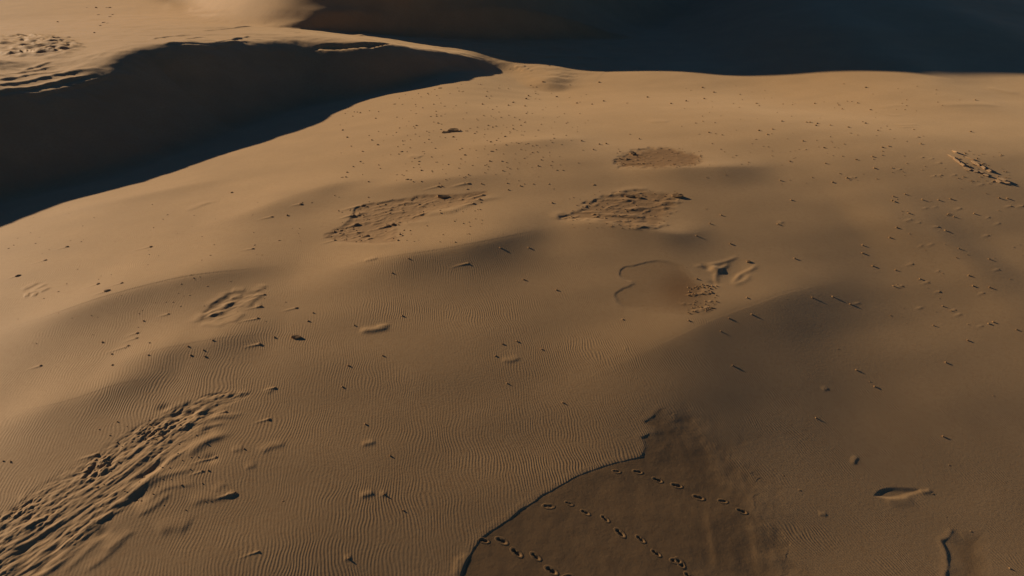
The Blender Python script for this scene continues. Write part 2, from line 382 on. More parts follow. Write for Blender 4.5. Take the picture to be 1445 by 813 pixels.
# the oval scour with the rippled rim, the dark square hollow with the overhung edge at the lower right
i, d, p = pan([(1233,699),(1238,691),(1252,687),(1275,686.5),(1297,688),(1300,692),(1292,698),(1270,703),(1248,703)], 0.085, 0.16, 0.0, damp=0.12, wob=0.05, region=3, soften=0.25)
RR([(1296,693),(1305,694),(1316,691.5)], 0.06, 0.1, 0.1)
RR([(1245,704),(1265,706),(1290,702)], 0.05, 0.12, 0.25)
i, d, p = pan([(1333,812),(1338,800),(1336,784),(1331,768),(1330,762),(1340,755),(1345,745),(1362,748),(1385,746),(1393,752),(1398,775),(1402,800),(1400,830),(1345,832)], 0.05, 0.12, 0.0, damp=0.42, wob=0.16, soft=0.7, region=3)
RR([(1334,832),(1335,806),(1337,795),(1335,780),(1330,764),(1338,756),(1345,743)], 0.03, 0.15, 0.06, taper=0.1)

# ---- the damp flat at the bottom: a sharp lip on its left, a soft margin on the right
flat_px = [(640,850),(652,806),(658,786),(672,766),(690,750),(722,728),(760,700),(800,678),(838,660),(872,650),(905,643),(911,630),(905,617),(920,608),(908,594),(924,586),(934,577),(952,585),(985,602),(1020,628),(1050,662),(1078,705),(1098,750),(1112,800),(1120,850)]
poly = np.array(H2(flat_px)); poly = np.vstack([spline(poly[:11], 3), poly[11:17], spline(poly[17:], 3)])
i, d = poly_dist(poly, 4.0)
hard = smooth(975, 915, _px[i]+0.25*(_py[i]-577))*1.0
kk = smooth(600, 665, _py[i]); hard = hard*(1-kk)+smooth(1010, 900, _px[i])*kk
d = d + (0.05*hard+0.9*(1-hard))*fbm(X[i]*1.1, Y[i]*1.1, 95, 3)
wd = 0.06*hard+1.8*(1-hard)
Z[i] += -(0.009*hard+0.026*(1-hard))*smooth(-0.3*(1-hard)*2, 1, d/wd) + 0.003*hard*np.exp(-((d+0.10)/0.13)**2)*(d < 0.06)
m = smooth(-1.3*(1-hard), 0.12*hard+1.9*(1-hard), d)
DAMP[i] = np.maximum(DAMP[i], 0.52*m); RIP[i] *= 1-m
REGION[i[d > 0.0]] = 2
fl = i[d > 0]
Z[fl] += 0.012*fbm(X[fl]*0.9, Y[fl]*0.9, 96, 3)
for pts, a, ws, wl in [([(1016,815),(1010,780),(1004,742),(998,712)], .05, .16, .55),([(1072,815),(1068,770),(1062,730)], .035, .14, .3),([(975,815),(972,760),(968,720)], .02, .3, .5),([(655,813),(652,800),(662,778)], .05, .12, .08),([(643,815),(645,795),(650,783)], .04, .1, .08),([(1040,815),(1038,780),(1030,740)], .025, .3, .3)]: RR(pts, a, ws, wl)

# ---- the churned track at the lower left
trk = line([(-90,850),(-30,790),(40,745),(95,705),(150,668),(205,622),(250,590),(300,566),(345,556)], 6)
i = sel(trk, 3.0); d, s, L = nearest(X[i], Y[i], trk)
half_u = np.interp(s, [0, .3, .55, .75, .9, 1], [1.5, 1.35, 1.1, 0.75, 0.55, 0.15])      # towards the upper left
half_d = np.interp(s, [0, .3, .5, .7, .9, 1], [2.1, 1.9, 1.7, 1.3, 0.7, 0.15])            # towards the lower right
tt = np.where(d > 0, d/half_u, -d/half_d) + 0.35*noise(s*L*0.5, d*0.6, 101)
m = smooth(1.15, 0.6, tt)*smooth(-0.02, 0.05, s)*smooth(1.05, 0.9, s)
sl = s*L
str1 = fbm(sl*0.30+0.6*noise(sl*0.3, d*0.8, 103), d*3.0+0.25*noise(sl*0.5, d*1.2, 104), 102, 3, 0.55)
str2 = fbm(sl*1.1, d*6.5+0.4*noise(sl*0.7, d*1.5, 107), 105, 2, 0.5)
chop = fbm(sl*2.6, d*4.6, 106, 3, 0.6)
left = smooth(-0.45, 0.15, d)
Z[i] += 0.19*m*(-0.05 + (1-0.7*left)*0.045*str1 + (1-0.5*left)*0.11*str2 + (left*0.19+0.12)*chop*(0.5+smooth(-0.1, 0.3, noise(sl*0.6, d*0.9, 108))))
Z[i] += 0.035*np.exp(-((tt-0.95)/0.2)**2)*(d < 0)*noise(sl*0.5, d, 109)
RIP[i] *= 1-m
REGION[i[m > 0.5]] = 4
def T1(pts): return [(a/2.977, 540+b/2.977) for a, b in pts]
def T7(pts): return [(80+a/6.02, 560+b/6.02) for a, b in pts]
for pts, a, ws, wl in [
  (T1([(170,815),(280,700),(380,610),(480,530),(560,470),(620,400),(690,360),(780,335)]), .14, .30, .22),
  (T1([(110,815),(190,740),(300,650),(420,560)]), .10, .3, .16), (T1([(20,800),(120,720),(220,690)]), .12, .4, .2),
  (T7([(1080,520),(1180,440),(1300,360),(1440,330)]), .20, .35, .30), (T7([(1060,290),(1150,190),(1310,75)]), .16, .3, .2),
  (T7([(700,810),(850,690),(1000,640),(1190,600)]), .13, .3, .2), (T7([(960,150),(1000,120),(1040,130)]), .12, .25, .2),
  (T1([(790,515),(850,490),(930,480),(990,460)]), .15, .55, .22), (T1([(650,635),(700,610),(740,600),(800,612)]), .16, .6, .35),
  (T1([(560,560),(640,520),(720,455)]), .13, .35, .18), (T1([(430,720),(500,660),(575,615)]), .11, .3, .16), (T1([(340,800),(430,740),(540,640)]), .10, .3, .16),
  (T1([(780,300),(850,250),(990,205)]), .12, .4, .25), (T1([(900,460),(945,415)]), .08, .3, .2), (T1([(600,520),(700,440),(840,425)]), .08, .3, .15),
  (T1([(0,660),(90,610),(170,580),(280,545)]), .10, .3, .22), (T1([(440,480),(540,430),(600,380)]), .09, .25, .16),
  (T1([(980,65),(1020,40),(1050,45)]), .08, .3, .2), (T1([(700,105),(800,85),(900,65),(1030,30)]), .09, .3, .15),
  (T1([(250,815),(380,690),(500,590)]), .09, .25, .15)]: RR(pts, a*0.55, ws*0.6, wl*0.6)
for k in range(36):
    off = RNG.uniform(-1.8, 0.3); s0 = RNG.uniform(0.02, 0.8); s1 = s0+RNG.uniform(0.10, 0.28)
    n_ = len(trk); seg = trk[int(s0*n_):max(int(s1*n_), int(s0*n_)+4)]
    if len(seg) < 4: continue
    tg = np.gradient(seg, axis=0); tg /= np.hypot(tg[:, 0], tg[:, 1])[:, None]
    drift = np.linspace(0, -0.35, len(seg))
    ridge(np.stack([seg[:, 0]-tg[:, 1]*(off*(1-s0*0.5)+drift), seg[:, 1]+tg[:, 0]*(off*(1-s0*0.5)+drift)], 1), RNG.uniform(0.010, 0.022), .11, .07, taper=0.35)
for (a, b, r, h) in [(745,130,.28,-.22),(800,130,.22,-.18),(690,103,.2,-.15),(890,125,.18,-.12),(655,350,.3,-.2),(575,480,.25,-.2),(180,648,.28,-.2),(110,728,.26,-.18),(435,630,.2,-.16),(230,697,.2,-.15),(100,700,.2,-.14),(170,780,.18,-.14),(885,318,.2,-.12),(795,88,.16,-.12),(880,190,.2,-.13),(600,400,.2,-.14),(630,370,.2,-.14)]:
    bump(a/2.977, 540+b/2.977, r, h*0.3)

# ---- small drifts: a sand ridge behind a clod, crests standing alone on the plain
DRIFTS = [([(505,466),(522,465.5),(537,463),(551,459.5)], .16, .22, .16), ([(530,461),(545,459),(552,458)], .06, .12, .1), ([(512,367.5),(524,365),(534,362)], .09, .22, .12),([(706,507),(720,508),(735,503)], .06, .2, .12),
 ([(509,626),(520,625),(531,622)], .07, .15, .1),([(507,700),(518,697),(529,694)], .08, .15, .1),([(536,698),(546,695)], .06, .13, .1),([(485,787),(497,786)], .05, .12, .08),
 ([(366,640),(378,632),(392,627),(405,626)], .07, .22, .12),([(375,555),(388,546)], .05, .2, .1),([(319,696),(325,697),(334,694)], .07,.15,.1),([(325,636),(345,632)], .05,.2,.1),([(345,660),(362,655)], .05,.2,.1),
 ([(575,222),(583,220.5),(595,221)], .16, .4, .25),([(1240,152),(1262,148),(1284,147)], .10, .5, .4),([(1312,149),(1345,147),(1385,147),(1420,149)], .12, .8, .45),([(1390,122),(1410,126),(1440,133)], .12, .7, .5),
 ([(1262,176),(1280,176),(1298,175)], .10, .3, .2),([(1268,180),(1285,178),(1300,179)], .08, .3, .2),([(1246,160),(1262,162),(1276,161)], .08,.3,.2),
 ([(1160,549),(1170,548)], .04, .15, .08),([(1155,725),(1168,726)], .04, .12, .06),([(1204,655),(1207,647),(1213,645)], .05, .12, .08),
 ([(258,297),(275,293),(300,283)], .08, .4, .2),([(265,292),(290,287),(312,282)], .06, .35, .2),([(915,173),(930,171),(945,172)], .12, .6, .35),([(135,700),(145,695)],.05,.15,.1),([(25,706),(38,702)],.05,.2,.1),
 ([(880,492),(886,491)], .03,.1,.08),([(1100,315),(1105,312)], .05,.15,.1),([(193,784-80),(200,702)],.04,.1,.1)]
for pts, a, ws, wl in DRIFTS: RR(pts, a, ws, wl)

# ------------------------------------------------------------------ clods: pixel, size in pixels (only used to set them out on the ground)
def tile(x0, y0, f, pts): return [(x0+p[0]/f, y0+p[1]/f, p[2] if len(p) > 2 else 0) for p in pts]
CL = []
CL += tile(0, 270, 3.0104, [(35,240),(75,197),(168,192),(152,218),(190,291,5),(180,263),(285,233,5.5),(300,206),(345,212),(350,145),(640,232,5.5),(672,271),(627,309),(330,328),(858,190),(825,100),(712,97),(640,162),(78,355,6),(247,424),(418,390,5),(516,387,5),(458,420,7.5),(812,353),(770,391),(893,268),(1074,240,4.5),(1080,226),(1090,268),(1115,268),(1186,207),(1275,53,5),(1325,47),(1155,105,5),(1095,45),(1072,96),(1240,156),(1272,187),(977,380),(880,399),(757,430),(780,442),(805,441),(706,469),(735,468),(765,483),(715,518,5),(585,576),(583,600,5),(580,620,5),(545,655,6),(610,548),(635,642),(172,737,5.5),(435,640),(475,690),(478,734),(630,694),(905,631),(800,657),(865,672),(872,698),(810,695),(1100,647,6),(1165,618),(1260,491,5),(1330,514),(1095,537,5),(1107,484,5),(1122,434,5),(1310,548),(985,4),(1220,100)])
CL += tile(480, 270, 3.0104, [(60,567),(35,737),(290,284),(540,305,4.5),(220,345),(180,695),(690,648),(750,635),(660,697),(855,668),(920,417),(780,372),(680,237),(800,236),(1200,541,5),(1360,320,4.5),(1405,360,6),(1390,408,6),(1423,398,5),(1310,458,4),(1355,459,5),(1440,452,5.5),(900,47),(1325,183,5),(262,525),(50,100,5),(70,140,5),(215,90,4),(115,185,4.5),(95,187),(12,178,5),(255,182),(245,205),(200,145,5),(225,140,5.5)])
CL += tile(960, 270, 2.9794, [(105,68,4.5),(170,97),(125,135),(410,135),(68,184),(210,217),(465,33),(197,256,5.5),(25,318,5),(70,365),(480,280),(765,225),(765,257),(895,18),(900,40),(890,36),(945,12),(1018,33),(1085,33),(1035,65,5),(1075,63,5),(1175,68,6),(1135,28),(1340,27),(1375,28),(1385,60,6),(1435,60,6.5),(960,90),(968,116,6.5),(1006,130,5),(910,152),(1078,145,6),(1113,162),(1125,97),(1150,104),(1235,90),(1298,105,5),(1340,132,5.5),(1290,184,5.5),(880,192),(1015,225,5),(1060,219,5.5),(808,313),(905,330),(973,303,6.5),(1090,330,5),(1335,324,5.5),(1298,284),(1213,352),(1170,240),(1040,378,6),(1008,368),(930,395,7),(895,396),(1087,416,5.5),(1272,425,5.5),(1300,400),(1230,396),(1155,495,5),(1176,513,6.5),(1012,485,6.5),(1103,480),(750,467,5.5),(715,474),(640,440),(555,445),(445,452,5),(280,446),(355,492,5),(205,532),(170,588),(300,517),(1063,562),(1265,563,5),(1295,555),(1315,546),(1415,582),(1208,626),(660,655,6.5),(490,728,5.5),(120,672,5),(220,732),(740,750),(795,795,4.5),(1115,716),(1335,740,5.5),(45,475,6.5),(70,460,6),(68,495,5),(110,440,6),(128,462,5),(75,400,4.5),(60,545,6),(35,542)])
CL += tile(960, 540, 2.9773, [(210,10,6),(515,35,5),(273,110,8),(335,162,4.5),(350,227,5),(570,146),(815,14),(1310,50,4.5),(1340,161,5),(1103,224),(900,290,6.5),(1125,340,5),(430,387,4.5),(500,450,9),(528,490,4.5),(1055,460,9),(1115,562,5),(1217,621,5),(1185,703,4.5),(1437,388,4.5),(1383,778),(990,462,5)])
CL += tile(480, 540, 2.9773, [(210,305),(185,465),(35,735),(265,535),(8,15),(935,80),(105,170),(700,1)])
CL += tile(0, 540, 2.9773, [(405,298,6.5),(365,366,5.5),(410,433,5),(45,330),(1130,150,5),(1025,277),(1150,20,5),(985,460,6),(1085,708,5),(1190,495,4),(15,328),(945,120,5),(905,310,6),(850,370,5)])
CL += tile(480, 0, 3.0104, [(425,372,6.5),(515,388,4.5),(230,440,6.5),(265,440,5),(85,478),(445,448,4.5),(150,500),(535,435,4.5),(605,440),(735,432),(800,405),(790,418),(920,408),(860,346),(1100,347),(1005,435),(1070,440),(1120,427),(1220,435,4),(1305,410),(1285,437,4),(1405,437),(860,463,4.5),(890,278,5.5),(785,448),(715,445),(620,408),(10,550),(30,580),(135,592),(160,613),(270,612,4.5),(480,580),(440,560,5),(260,640,7),(355,640,6),(335,682,4.5),(95,640),(100,690,4),(85,685),(55,705),(30,730),(10,750,4.5),(25,750),(345,722),(530,655),(635,682),(690,722),(545,740),(430,790),(530,775,4.5),(600,780),(885,780,5),(1075,783,6),(765,787),(715,805),(905,800,5),(830,575,4),(655,612,4.5),(640,600),(700,577),(770,570,4),(735,545),(940,612,4.5),(1025,595),(1100,610),(1130,608),(1075,633),(1230,568,4),(1270,587),(840,703),(320,480,4),(325,530),(415,520),(270,745,5),(300,762,5),(240,740,4.5),(1245,655,6.5),(1285,690,5),(1215,672,4.5),(1320,660,4.5),(1360,625,6),(1190,695,5.5),(1265,692,4.5)])
CL += tile(960, 0, 2.9794, [(92,365),(140,385),(100,412),(25,423),(320,433),(605,425,4),(565,432),(690,350,4.5),(780,367),(680,455),(745,430),(665,438),(800,460),(325,496,4),(427,507),(530,512),(545,512),(575,517),(570,525),(630,525),(707,533),(778,515),(830,545),(870,527,4.5),(880,542,4.5),(78,560,4.5),(120,555),(330,547),(388,541),(365,563),(318,583,4.5),(348,613,5.5),(300,601,4.5),(387,630,4),(232,650,4.5),(285,688,6),(485,660,4.5),(460,678),(515,592),(530,625,5),(582,615,4.5),(605,620),(647,617,4),(620,640,4.5),(640,650,4),(610,685),(500,625,4),(715,556,5.5),(825,568,4),(900,580,4.5),(950,590,4),(1000,575,5),(1010,603),(875,612),(850,617),(740,670),(808,658),(815,705),(770,728,4.5),(720,745,5),(735,742,5),(690,752,4.5),(700,745),(640,765),(925,708,5),(940,653,4.5),(1020,658,5),(1060,665,5),(1090,682,5.5),(1110,706,4),(1155,733,5),(1070,735,5),(1095,735,5),(940,777,4.5),(472,770,5),(420,757),(1175,418,4),(1240,418),(1220,552),(1270,772,5.5),(1365,760,6),(1310,765,5)])
CL += tile(0, 0, 6.0208, [(735,60,3.5),(815,50),(840,110,5),(905,92,5.5),(925,88,5.5),(935,137,5),(880,188,5.5),(912,190,4.5),(850,212,5),(490,180),(800,272),(580,310,5),(955,95,4)])
CL += tile(770, 190, 5.42, [(670,145,7.5),(800,165,5),(695,190,5),(740,218,5.5),(600,225,5.5),(865,95,6),(1005,145,4.5),(520,195,4),(910,225,4),(615,190,4.5),(640,470,7),(660,478,6),(700,478,6),(860,490,6),(995,468,7.5),(615,580,5),(360,607,6),(395,623,5),(460,638,5),(385,565,4.5),(300,545,4.5),(280,547,4.5),(360,495,5),(700,690,5),(930,565,4),(740,600,4.5),(790,610,4),(990,585,4),(825,595,4),(920,600,4),(640,655,4.5),(1215,555,6)])
CL += tile(440, 250, 5.558, [(395,225,7),(430,230,5),(325,300,5.5),(355,370,6.5),(230,410,5),(220,440,5.5),(180,490,4.5),(150,462,4.5),(435,455,5.5),(372,460,5),(415,455,4),(600,380,6),(640,370,7),(690,350,5),(845,208,5),(620,255,5),(610,280,5),(575,210,4.5),(745,15,7),(1340,135,6),(1315,170,5),(1260,205,5),(1230,45,5),(990,70,4.5),(1215,90,4),(1330,45,4),(1200,35,4),(710,455,4.5),(690,430,4),(720,410,4),(865,285,4.5)])
# tails of drifted sand to the lee of the larger clods on the left half
refresh()
CLW = []
for (px, py, sz) in CL:
    q = hit(px, py); r = (sz if sz else 3.4)*_dep[np.argmin((X-q[0])**2+(Y-q[1])**2)]/FPX*0.5
    CLW.append((px, py, sz if sz else 3.4, q[0], q[1], r))
for (px, py, sz, x, y, r) in CLW:
    if px < 760 and py > 255 and sz >= 4.5 or px > 1130 and 190 < py < 480 and sz >= 5:
        t = random.uniform(6, 13) if px < 760 else random.uniform(4, 6)
        tail = np.array([(x+0.3*r, y), (x-t*r*0.5, y-t*r*0.28), (x-t*r, y-t*r*0.62)])
        i = sel(tail, 3*r); d, s, L = nearest(X[i], Y[i], tail)
        Z[i] += r*(0.28 if px < 760 else 0.09)*smooth(1.0, 0.0, s)*smooth(-0.15, 0.05, s)*np.exp(-(d/(r*0.75))**2)

# ---- footprints: the damp flat is pressed down under each of them
FOOT = [(870,664),(900,665),(928,677),(955,684.5),(963,687),(986,701.5),(1020,707),(1047,721),
        (774,714),(803,710),(826,722),(854,731),(875,751),(904,760),(926,780),(954,790.5),
        (683,762),(708,762),(729,778.5),(756,784),(778,804),(801,813),(960,793),(973,812)]
FOOT.pop(4)
refresh()
FW = []
for k, (a, b) in enumerate(FOOT):
    q = hit(a, b)
    trail = 0 if k < 7 else 1 if k < 15 else 2
    nx = FOOT[min(k+1, len(FOOT)-1)] if k not in (6, 14, 22) else None
    pv = FOOT[k-1] if k not in (0, 7, 15) else None
    A = hit(*(pv or (a, b)))[:2]; B = hit(*(nx or (a, b)))[:2]
    ang = math.atan2(B[1]-A[1], B[0]-A[0]) if k < 21 else -0.9
    FW.append((q[0], q[1], ang+random.uniform(-.3, .3), random.uniform(0.82, 1.1)*(0.85 if k in (0, 5, 8) else 1.0), random.uniform(0.4, 0.55) if k in (0, 5, 8, 7) else random.uniform(0.75, 1.25)))
ZF = Z.copy()

# ------------------------------------------------------------------ materials
def sand_material(name, damp=None, crust=None, rip=True, base=(0.45, 0.271, 0.113)):
    m = bpy.data.materials.new(name); m.use_nodes = True; nt = m.node_tree; n = nt.nodes; l = nt.links
    b = n['Principled BSDF']; b.inputs['Roughness'].default_value = 0.75; b.inputs['Specular IOR Level'].default_value = 0.15
    b.inputs['Sheen Weight'].default_value = 0.36; b.inputs['Sheen Roughness'].default_value = 0.5; b.inputs['Sheen Tint'].default_value = (1.0, 0.73, 0.42, 1)
    def attr(nm, const):
        if const is not None:
            v = n.new('ShaderNodeValue'); v.outputs[0].default_value = const; return v.outputs[0]
        a = n.new('ShaderNodeAttribute'); a.attribute_name = nm; return a.outputs['Fac']
    geo = n.new('ShaderNodeNewGeometry'); pos = geo.outputs['Position']
    def tex(scale, detail, rough=0.55):
        t = n.new('ShaderNodeTexNoise'); t.inputs['Scale'].default_value = scale; t.inputs['Detail'].default_value = detail
        t.inputs['Roughness'].default_value = rough; l.new(pos, t.inputs['Vector']); return t
    def mix(a, bcol, fac):
        x = n.new('ShaderNodeMix'); x.data_type = 'RGBA'
        for k, v in ((6, a), (7, bcol)):
            if isinstance(v, tuple): x.inputs[k].default_value = (*v, 1)
            else: l.new(v, x.inputs[k])
        l.new(fac, x.inputs[0]); return x.outputs[2]
    def mrange(v, a, bb, c=0.0, d=1.0):
        r = n.new('ShaderNodeMapRange'); r.inputs[1].default_value = a; r.inputs[2].default_value = bb; r.inputs[3].default_value = c; r.inputs[4].default_value = d
        l.new(v, r.inputs[0]); return r.outputs[0]
    def mth(op, a, bb):
        x = n.new('ShaderNodeMath'); x.operation = op
        for k, v in enumerate((a, bb)):
            if isinstance(v, (int, float)): x.inputs[k].default_value = v
            else: l.new(v, x.inputs[k])
        return x.outputs[0]
    t1 = tex(0.35, 5); t2 = tex(5.0, 4); t3 = tex(60.0, 2)
    c = mix(tuple(v*0.90 for v in base), tuple(v*1.08 for v in base), mrange(t1.outputs[0], 0.3, 0.7))
    c = mix(c, (base[0]*0.92, base[1]*0.86, base[2]*0.80), mrange(t2.outputs[0], 0.45, 0.8))
    c = mix(c, (base[0]*1.25, base[1]*1.25, base[2]*1.25), mrange(t3.outputs[0], 0.55, 0.9, 0, 0.35))
    dull = mth('MAXIMUM', attr('crust', crust), attr('damp', damp))
    l.new(mrange(dull, 0.0, 0.6, 0.36, 0.06), b.inputs['Sheen Weight'])
    c = mix(c, (base[0]*0.60, base[1]*0.47, base[2]*0.40), attr('crust', crust))
    c = mix(c, (base[0]*0.36, base[1]*0.34, base[2]*0.33), attr('damp', damp))
    l.new(c, b.inputs['Base Color'])
    # relief: fine grain, a light roughness and, where the wind left them, ripples
    g = mth('MULTIPLY', t3.outputs[0], 0.0035)
    g = mth('ADD', g, mth('MULTIPLY', tex(9.0, 5, 0.6).outputs[0], 0.006))
    if rip:
        warp = n.new('ShaderNodeTexNoise'); warp.inputs['Scale'].default_value = 0.45; warp.inputs['Detail'].default_value = 2
        l.new(pos, warp.inputs['Vector'])
        wv = n.new('ShaderNodeVectorMath'); wv.operation = 'MULTIPLY_ADD'
        l.new(warp.outputs['Color'], wv.inputs[0]); wv.inputs[1].default_value = (0.8, 0.8, 0); l.new(pos, wv.inputs[2])
        gb = n.new('ShaderNodeTexGabor'); gb.gabor_type = '2D'
        gb.inputs['Scale'].default_value = 1.55; gb.inputs['Frequency'].default_value = 6.2; gb.inputs['Anisotropy'].default_value = 1.0
        l.new(wv.outputs[0], gb.inputs['Vector'])
        gb.inputs['Orientation'].default_value = RIP_ANGLE
        if True:
            l.new(attr('rot', None), gb.inputs['Orientation'])
        ph = mth('SINE', mth('MULTIPLY', gb.outputs['Phase'], 2*math.pi), 0)
        ph = mth('MULTIPLY', ph, mrange(gb.outputs['Intensity'], 0.0, 0.25, 0.15, 1.0))
        g = mth('ADD', g, mth('MULTIPLY', mth('MULTIPLY', ph, attr('rip', None)), RIP_AMP))
    bp = n.new('ShaderNodeBump'); bp.inputs['Strength'].default_value = 1.0; bp.inputs['Distance'].default_value = 1.0
    l.new(g, bp.inputs['Height']); l.new(bp.outputs[0], b.inputs['Normal'])
    return m
RIP_ANGLE, RIP_AMP = 0.2, 0.0023
SAND = sand_material("sand")
DAMP_SAND = sand_material("damp_sand", damp=0.52, crust=0.0, rip=False)
CLOD_SAND = sand_material("clod_sand", damp=0.22, crust=0.25, rip=False)
CRUST_SAND = sand_material("crust_sand", damp=0.0, crust=0.05, rip=False, base=(0.43, 0.28, 0.145))

# ------------------------------------------------------------------ ground objects: one sheet, cut where the kind of ground changes
for (x, y, ang, sz, dp) in FW:                       # press the sheet down under the prints
    c, s = math.cos(ang), math.sin(ang)
    i = np.nonzero((np.abs(X-x) < 0.3) & (np.abs(Y-y) < 0.3))[0]
    lx = (X[i]-x)*c+(Y[i]-y)*s; ly = -(X[i]-x)*s+(Y[i]-y)*c
    Z[i] -= 0.07*smooth(1.0, 0.8, np.sqrt((lx/(0.19*sz))**2+(ly/(0.085*sz))**2))
P3 = np.stack([X, Y, Z], 1).reshape(nv, nu, 3)
tu = np.gradient(P3, axis=1); tv = np.gradient(P3, axis=0)
NRM = np.cross(tu, tv); NRM /= np.linalg.norm(NRM, axis=2, keepdims=True); NRM = NRM.reshape(-1, 3)
IDX = np.arange(N).reshape(nv, nu)
QUADS = np.stack([IDX[:-1, :-1], IDX[:-1, 1:], IDX[1:, 1:], IDX[1:, :-1]], -1).reshape(-1, 4)
QREG = np.max(REGION[QUADS], axis=1)
def sheet(name, mask, label=None):
    q = QUADS[mask]; used, loc = np.unique(q, return_inverse=True); loc = loc.reshape(q.shape)
    me = bpy.data.meshes.new(name)
    me.vertices.add(len(used)); me.vertices.foreach_set("co", np.stack([X[used], Y[used], Z[used]], 1).astype(np.float32).ravel())
    me.loops.add(q.size); me.loops.foreach_set("vertex_index", loc.ravel().astype(np.int32))
    me.polygons.add(len(q)); me.polygons.foreach_set("loop_start", (np.arange(len(q))*4).astype(np.int32))
    me.polygons.foreach_set("use_smooth", np.ones(len(q), bool))
    me.update()
    for nm, arr in (("damp", DAMP), ("crust", CRUST), ("rip", RIP), ("rot", ROT)):
        at_ = me.attributes.new(nm, 'FLOAT', 'POINT'); at_.data.foreach_set("value", arr[used].astype(np.float32))
    cn = me.attributes.new("custom_normal", 'FLOAT_VECTOR', 'POINT'); cn.data.foreach_set("vector", NRM[used].astype(np.float32).ravel())
    me.materials.append(SAND)
    o = bpy.data.objects.new(name, me); COL.objects.link(o); o['kind'] = 'structure'
    if label: o['label'] = label
    return o

sheet("sand", QREG == 0)
sheet("dune", QREG == 1, "pale dune with hummocks and a long shaded lee face at the upper left")
sheet("dune", QREG == 5, "tall dune standing wholly in dark blue shade along the upper right")
flat = sheet("damp_flat", QREG == 2, "smooth dark damp sand flat with footprints at the bottom centre")
sheet("churned_track", QREG == 4, "churned band of rutted sand running up from the lower left corner")
PAN_LABELS = ["long rough hollow strewn with lumps left of the plain's centre", "oval reddish-brown hollow high on the plain",
  "wide rough brownish hollow with slabs below the oval reddish one", "rounded hardpan hollow with a thin dark lip beside the small crater",
  "square patch of slabby broken sand on the left slope", "small rough patch of crests at the left edge",
  "small oval scour with a rippled rim at the lower right", "dark damp square hollow with an overhung left edge in the lower right corner"]
for k, r in enumerate(PANS): sheet("hardpan", QREG == r, PAN_LABELS[k])

# ------------------------------------------------------------------ footprints: parts of the damp flat
def footprint_mesh(seed, depth):
    rg = random.Random(seed); nx, ny = 26, 16; bm = bmesh.new(); vs = []
    for a in range(nx+1):
        for b in range(ny+1):
            u = a/nx*2-1; v = b/ny*2-1
            x = u*0.27; y = v*0.15
            heel = math.hypot((x+0.085)/0.062, y/0.048); ball = math.hypot((x-0.055)/0.105, y/0.060)
            arch = math.hypot((x+0.02)/0.09, y/0.036); sole = min(heel, ball, arch)
            dip = -0.046*depth*math.exp(-(sole/0.82)**3)
            dip *= 1.25 if heel < ball else 1.0
            rim = 0.004*depth*math.exp(-((sole-1.22)/0.22)**2)*(0.5+0.5*u)*1.2
            edge = max(abs(u), abs(v)); f = max(0.0, min(1.0, (1-math.hypot(u, v))/0.35))
            z = (dip+rim+0.004*rg.uniform(-1, 1)*math.exp(-((sole-1)/0.5)**2))*f
            vs.append(bm.verts.new((x, y, z)))
    for a in range(nx):
        for b in range(ny):
            k = a*(ny+1)+b
            f = bm.faces.new((vs[k], vs[k+ny+1], vs[k+ny+2], vs[k+1])); f.smooth = True
    me = bpy.data.meshes.new("footprint"); bm.to_mesh(me); bm.free(); me.materials.append(DAMP_SAND)
    return me
Zkeep = Z.copy()
for k, (x, y, ang, sz, dp) in enumerate(FW):
    me = footprint_mesh(k, dp)
    c, s = math.cos(ang), math.sin(ang)
    co = np.empty(len(me.vertices)*3, np.float32); me.vertices.foreach_get("co", co); co = co.reshape(-1, 3)
    wx = x+(co[:, 0]*c-co[:, 1]*s)*sz; wy = y+(co[:, 0]*s+co[:, 1]*c)*sz
    Z = ZF; gz = ground_z(wx, wy); z0 = float(ground_z(np.float64(x), np.float64(y))); Z = Zkeep
    edge = np.hypot(co[:, 0]/0.27, co[:, 1]/0.15)
    co[:, 0] = wx-x; co[:, 1] = wy-y; co[:, 2] = co[:, 2]*sz + gz - z0 + 0.004 - 0.03*np.clip((edge-0.9)/0.1, 0, 1)
    me.vertices.foreach_set("co", co.ravel()); me.update()
    o = bpy.data.objects.new("footprint", me); COL.objects.link(o); o.parent = flat; o.location = (x, y, z0)

